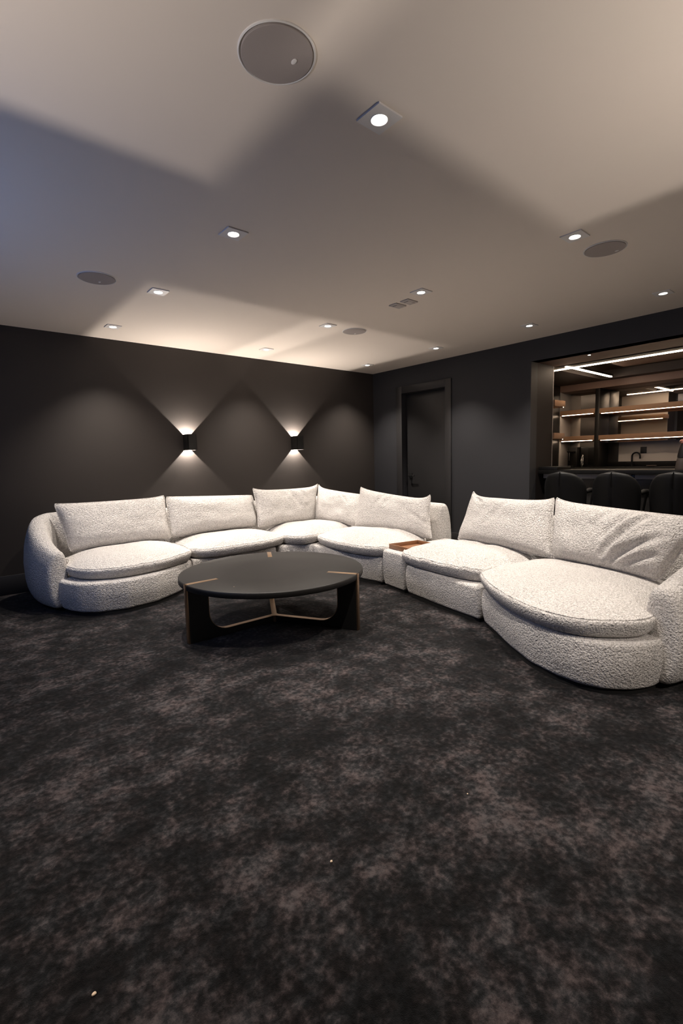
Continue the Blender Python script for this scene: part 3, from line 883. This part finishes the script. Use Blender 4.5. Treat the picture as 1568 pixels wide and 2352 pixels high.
# smoked mirrors
b = bmesh.new(); box(b, MX - 0.006, MX + 0.02, YW, -2.521, 1.42, 2.25)
o = link('mirror_panel', b, M['mirror'], None, 0); tag(o, 'wide smoked mirror behind the long lit bar shelves', 'mirror')
b = bmesh.new(); box(b, MX - 0.006, MX + 0.02, -2.455, BYL - 0.013, 1.115, 2.25)
o = link('mirror_panel', b, M['mirror'], None, 0); tag(o, 'narrow smoked mirror in the bay left of the dark pier', 'mirror')
b = bmesh.new(); box(b, MX - 0.010, MX + 0.02, YW, -2.68, 1.1152, 1.42); struct('trim_6', b, M['greige'])
b = bmesh.new(); box(b, MX - 0.008, MX + 0.02, -2.68, -2.521, 1.1152, 1.42); struct('trim_7', b, M['bar_dark'])  # dark panel painted in for the reflection of the pier side
# pier between the bays, fascia above
b = bmesh.new(); box(b, BX, MX, -2.52, -2.455, 0.96, 2.25, 0.002); struct('pillar_bar', b, M['bar_dark'])
b = bmesh.new(); box(b, BX, MX, YW, BYL, 2.25, ZC, 0.002); struct('trim_5', b, M['soffit'])

def led(parent, x0, x1, y0, y1, z0, z1, mat='led'):
    bm = bmesh.new(); box(bm, x0, x1, y0, y1, z0, z1); return link('led_strip', bm, M[mat], parent, 0)

def shelf(x0, x1, y0, y1, z, label, front):
    r = empty('bar_shelf', ((x0 + x1) / 2, (y0 + y1) / 2, z), label, 'shelf', 'oak shelves lit from below in the bar')
    bm = bmesh.new(); box(bm, x0, x1, y0, y1, z, z + 0.075, 0.002); 
    if front == 'x-': box(bm, x0 + 0.0185, x0 + 0.028, y0 + 0.02, y1 - 0.02, z - 0.007, z + 0.002)  # lip added behind the strip to block its reflection in the mirror
    else: box(bm, x1 - 0.028, x1 - 0.0185, y0 + 0.02, y1 - 0.02, z - 0.007, z + 0.002)
    link('board', bm, M['bar_wood'], r)
    if front == 'x-': led(r, x0 + 0.004, x0 + 0.018, y0 + 0.03, y1 - 0.03, z - 0.005, z + 0.001)
    else: led(r, x1 - 0.022, x1 - 0.004, y0 + 0.02, y1 - 0.02, z - 0.005, z + 0.001)
    return r
Z1, Z2 = 1.865, 1.455
shelf(BX - 0.01, MX - 0.008, YW + 0.3, -2.521, Z1, 'upper long lit oak shelf right of the dark pier', 'x-')
shelf(BX - 0.01, MX - 0.008, YW + 0.3, -2.521, Z2, 'lower long lit oak shelf right of the dark pier', 'x-')
shelf(BX - 0.01, MX - 0.008, -2.454, BYL - 0.013, Z1 + 0.01, 'upper short lit oak shelf left of the dark pier', 'x-')
shelf(BX - 0.01, MX - 0.008, -2.454, BYL - 0.013, Z2 + 0.005, 'lower short lit oak shelf left of the dark pier', 'x-')
shelf(TH + 0.013, TH + 0.30, -2.715, BYL, Z1, 'upper lit oak shelf end peeking out behind the opening', 'x+')
shelf(TH + 0.013, TH + 0.30, -2.715, BYL, Z2 - 0.005, 'lower lit oak shelf end peeking out behind the opening', 'x+')

# linear lights on the bar ceiling
ll = empty('linear_light', (0.86, -4.0, ZC), 'long warm linear light running along the bar ceiling', 'linear light')
bm = bmesh.new(); box(bm, 0.845, 0.88, YW + 0.3, -2.10, ZC - 0.006, ZC + 0.015); link('diffuser', bm, M['led_line'], ll, 0)
bm = bmesh.new(); box(bm, 0.835, 0.89, YW + 0.29, -2.09, ZC + 0.004, ZC + 0.03); link('housing', bm, M['black'], ll, 0)
ll = empty('linear_light', (1.4, -2.785, ZC), 'short linear light crossing the long one on the bar ceiling', 'linear light')
bm = bmesh.new(); box(bm, 0.69, 2.10, -2.80, -2.772, ZC - 0.007, ZC + 0.014); link('diffuser', bm, M['led_line'], ll, 0)
bm = bmesh.new(); box(bm, 0.68, 2.11, -2.81, -2.762, ZC + 0.005, ZC + 0.03); link('housing', bm, M['black'], ll, 0)
# tiny spotlight in the soffit
sp = empty('soffit_spotlight', (0.193, -3.277, OZ), 'tiny round spotlight in the soffit of the bar opening', 'spotlight')
bm = bmesh.new(); lathe(bm, [(0.024, -0.0), (0.024, -0.005), (0.018, -0.006)], 0, 0, 24); link('bezel', bm, M['bronze'], sp, 40, world=False)
bm = bmesh.new(); lathe(bm, [(0.014, -0.0055), (0.012, -0.0075), (0.002, -0.008)], 0, 0, 20); link('lens', bm, M['lens'], sp, 40, world=False)

# back counter
bc = empty('back_counter', (2.45, -4.0, 0), 'black back counter along the mirrored bar wall', 'counter')
bm = bmesh.new(); box(bm, 2.14, MX - 0.007, YW + 0.02, BYL - 0.001, 1.0, 1.04, 0.003); link('worktop', bm, M['stone'], bc)
bm = bmesh.new(); box(bm, MX - 0.02, MX, YW + 0.02, BYL - 0.001, 1.04, 1.115, 0.002); link('upstand', bm, M['stone'], bc)
for k in range(6):
    y1 = BYL - 0.02 - k * 0.70
    bm = bmesh.new(); box(bm, 2.18, MX - 0.01, y1 - 0.69, y1, 0.0, 1.0, 0.003); link('cabinet_front', bm, M['bar_dark'], bc)
# front counter inside the opening
fc = empty('bar_counter', (0.4, -4.2, 0), 'black stone bar counter in the opening, behind the stools', 'counter')
bm = bmesh.new(); box(bm, 0.20, 0.78, OY0 + 0.01, OY1 - 0.004, 1.015, 1.062, 0.003); link('worktop', bm, M['stone'], fc)
bm = bmesh.new(); box(bm, 0.22, 0.58, -2.93, OY1 - 0.003, 1.062, 1.10, 0.003); link('raised_end', bm, M['stone'], fc)
bm = bmesh.new(); box(bm, 0.34, 0.36, OY0 + 0.01, OY1 - 0.004, 0.0, 0.955, 0.002); link('front_panel', bm, M['bar_dark'], fc)
bm = bmesh.new(); box(bm, 0.335, 0.36, OY0 + 0.01, OY1 - 0.004, 0.957, 1.012, 0.002); link('fascia_strip', bm, M['greige'], fc)
for yy in (-3.62, -3.72):
    bm = bmesh.new(); box(bm, 0.328, 0.337, yy - 0.018, yy + 0.018, 0.962, 1.008, 0.002); link('socket', bm, M['bar_dark'], fc)

# tap, outlet plate, dish
tp = empty('tap', (2.715, -2.895, 1.04), 'black gooseneck tap standing on the back counter', 'tap')
bm = bmesh.new()
pts = [(0, 0, 0.02), (0, 0, 0.15)]
for k in range(0, 13):
    a = PI - k * PI / 12; pts.append((0, -0.055 - 0.055 * math.cos(a), 0.155 + 0.055 * math.sin(a)))
pts.append((0, -0.11, 0.115))
tube(bm, pts, 0.0125, 12); link('spout', bm, M['metal_black'], tp, 40, world=False)
bm = bmesh.new(); lathe(bm, [(0.026, 0.0), (0.026, 0.012), (0.018, 0.02), (0.017, 0.07)], 0, 0, 20); link('body', bm, M['metal_black'], tp, 40, world=False)
bm = bmesh.new(); tube(bm, [(0, 0.01, 0.055), (0, 0.075, 0.065)], 0.007); link('lever', bm, M['metal_black'], tp, 40, world=False)
bm = bmesh.new(); box(bm, MX - 0.018, MX - 0.010, -3.075, -2.99, 1.235, 1.335, 0.003)
o = link('outlet_plate', bm, M['black']); tag(o, 'square black outlet plate on the lit backsplash beside the tap', 'outlet')
bm = bmesh.new()
lathe(bm, [(0.045, 1.04), (0.062, 1.05), (0.066, 1.062), (0.058, 1.064), (0.05, 1.054)], 2.40, -3.26, 28)
o = link('soap_dish', bm, M['clay'], None, 40); tag(o, 'small low round dish on the back counter right of the tap', 'dish')

# conical bottle at the right edge, on the front counter
bt = empty('bottle', (0.42, -4.150, 1.062), 'dark conical bottle with brown base and pink metal top, on the bar counter', 'bottle')
bm = bmesh.new(); lathe(bm, [(0.060, 0.0), (0.062, 0.006), (0.050, 0.10), (0.046, 0.116), (0.040, 0.12)], 0, 0, 32); link('base', bm, M['clay'], bt, 40, world=False)
bm = bmesh.new(); lathe(bm, [(0.040, 0.119), (0.046, 0.125), (0.045, 0.15), (0.036, 0.20), (0.024, 0.245), (0.019, 0.262), (0.018, 0.268)], 0, 0, 32); link('body', bm, M['bar_dark'], bt, 40, world=False)
bm = bmesh.new(); lathe(bm, [(0.018, 0.266), (0.026, 0.272), (0.029, 0.285), (0.026, 0.300), (0.016, 0.308)], 0, 0, 28); link('stopper', bm, M['copper'], bt, 40, world=False)
bm = bmesh.new()
tube(bm, [(-0.004, 0.030 * math.cos(a), 0.282 + 0.030 * math.sin(a)) for a in [PI * k / 14 for k in range(15)]], 0.004, 8)
link('handle_ring', bm, M['silver'], bt, 40, world=False)

# things in the left bay: coffee machine, ornament, dark frame
cm = empty('coffee_machine', (2.50, -2.12, 1.04), 'black boxy coffee machine in the left bay of the back bar', 'coffee machine')
bm = bmesh.new(); box(bm, 2.42, 2.70, -2.19, -2.04, 1.04, 1.36, 0.006); link('body', bm, M['bar_dark'], cm)
bm = bmesh.new(); box(bm, 2.34, 2.42, -2.165, -2.065, 1.275, 1.30, 0.004); link('brew_head', bm, M['metal_black'], cm)
bm = bmesh.new(); tube(bm, [(2.35, -2.10, 1.278), (2.345, -2.10, 1.19), (2.35, -2.095, 1.15)], 0.005); link('steam_pipe', bm, M['silver'], cm)
bm = bmesh.new(); box(bm, 2.33, 2.42, -2.18, -2.05, 1.04, 1.06, 0.003); link('drip_tray', bm, M['metal_black'], cm)
pf = empty('dark_cabinet_box', (2.60, -2.32, 1.04), 'dark glossy box standing against the pier in the left bay', 'box')
bm = bmesh.new(); box(bm, 2.52, 2.72, -2.448, -2.205, 1.04, 1.36, 0.004); link('body', bm, M['bar_dark'], pf)
bm = bmesh.new(); box(bm, 2.515, 2.521, -2.44, -2.32, 1.07, 1.34, 0.001); link('front_panel', bm, M['stone'], pf)
bm = bmesh.new()
bmesh.ops.create_icosphere(bm, subdivisions=3, radius=1.0)
for v in bm.verts:
    q = noise.noise(v.co * 2.6 + Vector((3, 1, 7))); q2 = noise.noise(v.co * 5 + Vector((9, 2, 4)))
    k = 1 + 0.55 * q + 0.25 * q2
    tz = (v.co.z + 1) / 2
    v.co = Vector((2.465 + v.co.x * 0.018 * k * (1.15 - 0.65 * tz), -2.255 + v.co.y * 0.026 * k * (1.15 - 0.7 * tz) - 0.012 * (tz - 0.5), 1.04 + 0.006 + 0.205 * tz + 0.006 * q))
zmin = min(v.co.z for v in bm.verts)
for v in bm.verts: v.co.z += 1.0405 - zmin
o = link('ornament', bm, M['silver'], None, 0); tag(o, 'small crumpled silver ornament in front of the dark box', 'ornament')

# ------------------------------------------------------------------ bar stools
def make_stool():
    r = empty('bar_stool', (0, 0, 0), 'x', 'stool', 'black leather bar stools at the counter')
    # local +x faces the counter; barrel back behind the sitter at -x
    bm = bmesh.new()
    NU, NV = 28, 16
    def bp(u, v, outer):
        k = max(0.0, (v - 0.52) / 0.48)
        hw = 0.228 * max(0.0, 1 - k ** 2.3) ** (1 / 2.3)
        hw *= 0.86 + 0.14 * math.sin(PI * min(1, 0.12 + 0.52 * v)) ** 0.8
        y = u * hw
        z = 0.60 + 0.47 * v
        x = -0.13 + 1.9 * y * y - 0.05 * v
        t = 0.028 * (1 - abs(u) ** 4) ** 0.5 * (1 - max(0, v) ** 8) ** 0.5 + 0.003
        if outer:
            x -= t - 0.010 * math.exp(-(u / 0.035) ** 2)
        else: x += t
        return (x, y, z)
    for outer in (0, 1):
        G = [[bm.verts.new(bp(-1 + 2 * i / NU, j / NV, outer)) for i in range(NU + 1)] for j in range(NV + 1)]
        for j in range(NV):
            for i in range(NU): bm.faces.new((G[j][i], G[j][i + 1], G[j + 1][i + 1], G[j + 1][i]))
        if outer: GO = G
        else: GI = G
    for j in range(NV):
        for i in (0, NU): bm.faces.new((GI[j][i], GI[j + 1][i], GO[j + 1][i], GO[j][i]))
    for i in range(NU):
        for j in (0, NV): bm.faces.new((GI[j][i], GI[j][i + 1], GO[j][i + 1], GO[j][i]))
    bmesh.ops.remove_doubles(bm, verts=bm.verts[:], dist=0.0005)
    link('backrest', bm, M['leather'], r, 60, world=False)
    bm = bmesh.new()
    tube(bm, [Vector(bp(0, v, True)) + Vector((0.002, 0, 0)) for v in [0.1 + 0.08 * k for k in range(11)]], 0.0022, 6)
    link('seam', bm, M['zip'], r, 40, world=False)  # thin line carrying the painted seam highlight
    for s in (-1, 1):
        bm = bmesh.new()
        tube(bm, [(-0.04, s * 0.205, 0.85), (0.03, s * 0.220, 0.865), (0.12, s * 0.220, 0.86), (0.18, s * 0.205, 0.835)], [0.022, 0.026, 0.026, 0.020], 10)
        link('armrest', bm, M['leather'], r, 50, world=False)
        bm = bmesh.new(); tube(bm, [(0.13, s * 0.215, 0.85), (0.12, s * 0.19, 0.66)], 0.011); link('arm_post', bm, M['metal_black'], r, 40, world=False)
    bm = bmesh.new()
    lathe(bm, [(0.17, 0.60), (0.205, 0.615), (0.215, 0.645), (0.205, 0.675), (0.15, 0.69)], 0.05, 0, 32); link('seat', bm, M['leather'], r, 50, world=False)
    bm = bmesh.new(); lathe(bm, [(0.024, 0.012), (0.024, 0.60)], 0.05, 0, 16); link('stem', bm, M['metal_black'], r, 40, world=False)
    bm = bmesh.new(); lathe(bm, [(0.21, 0.0), (0.21, 0.008), (0.19, 0.014), (0.03, 0.02)], 0.05, 0, 36); link('foot_plate', bm, M['metal_black'], r, 40, world=False)
    bm = bmesh.new()
    tube(bm, [(0.05 + 0.17 * math.cos(a), 0.17 * math.sin(a), 0.28) for a in [-PI / 2 + PI * k / 12 for k in range(13)]], 0.009, 8)
    tube(bm, [(0.05, -0.17, 0.28), (0.05, 0.17, 0.28)], 0.009, 8)
    link('footrest', bm, M['metal_black'], r, 40, world=False)
    return r
st = make_stool()
for i, (y, lab) in enumerate([(-3.29, 'black leather bar stool nearest the left side of the bar opening'),
                              (-3.80, 'black leather bar stool in the middle of the three in view'),
                              (-4.32, 'black leather bar stool at the right edge of the picture')]):
    o = st if i == 0 else copy_tree(st)
    o.location = (-0.28, y, 0); o['label'] = lab

for x, y, z, r_, lab in [
        (-4.705, -4.615, 0.0, 0.0045, 'single tan crumb in the middle of the empty carpet'),
        (-5.363, -4.535, 0.0, 0.0055, 'largest tan crumb, near the bottom left corner of the carpet'),
        (-4.137, -4.717, 0.0, 0.0032, 'whitish crumb on the carpet in front of the right sofa end'),
        (-4.073, -2.827, 0.4202, 0.0025, 'tiny pale crumb lying on the black coffee table')]:
    crumb(x, y, z, r_, lab)
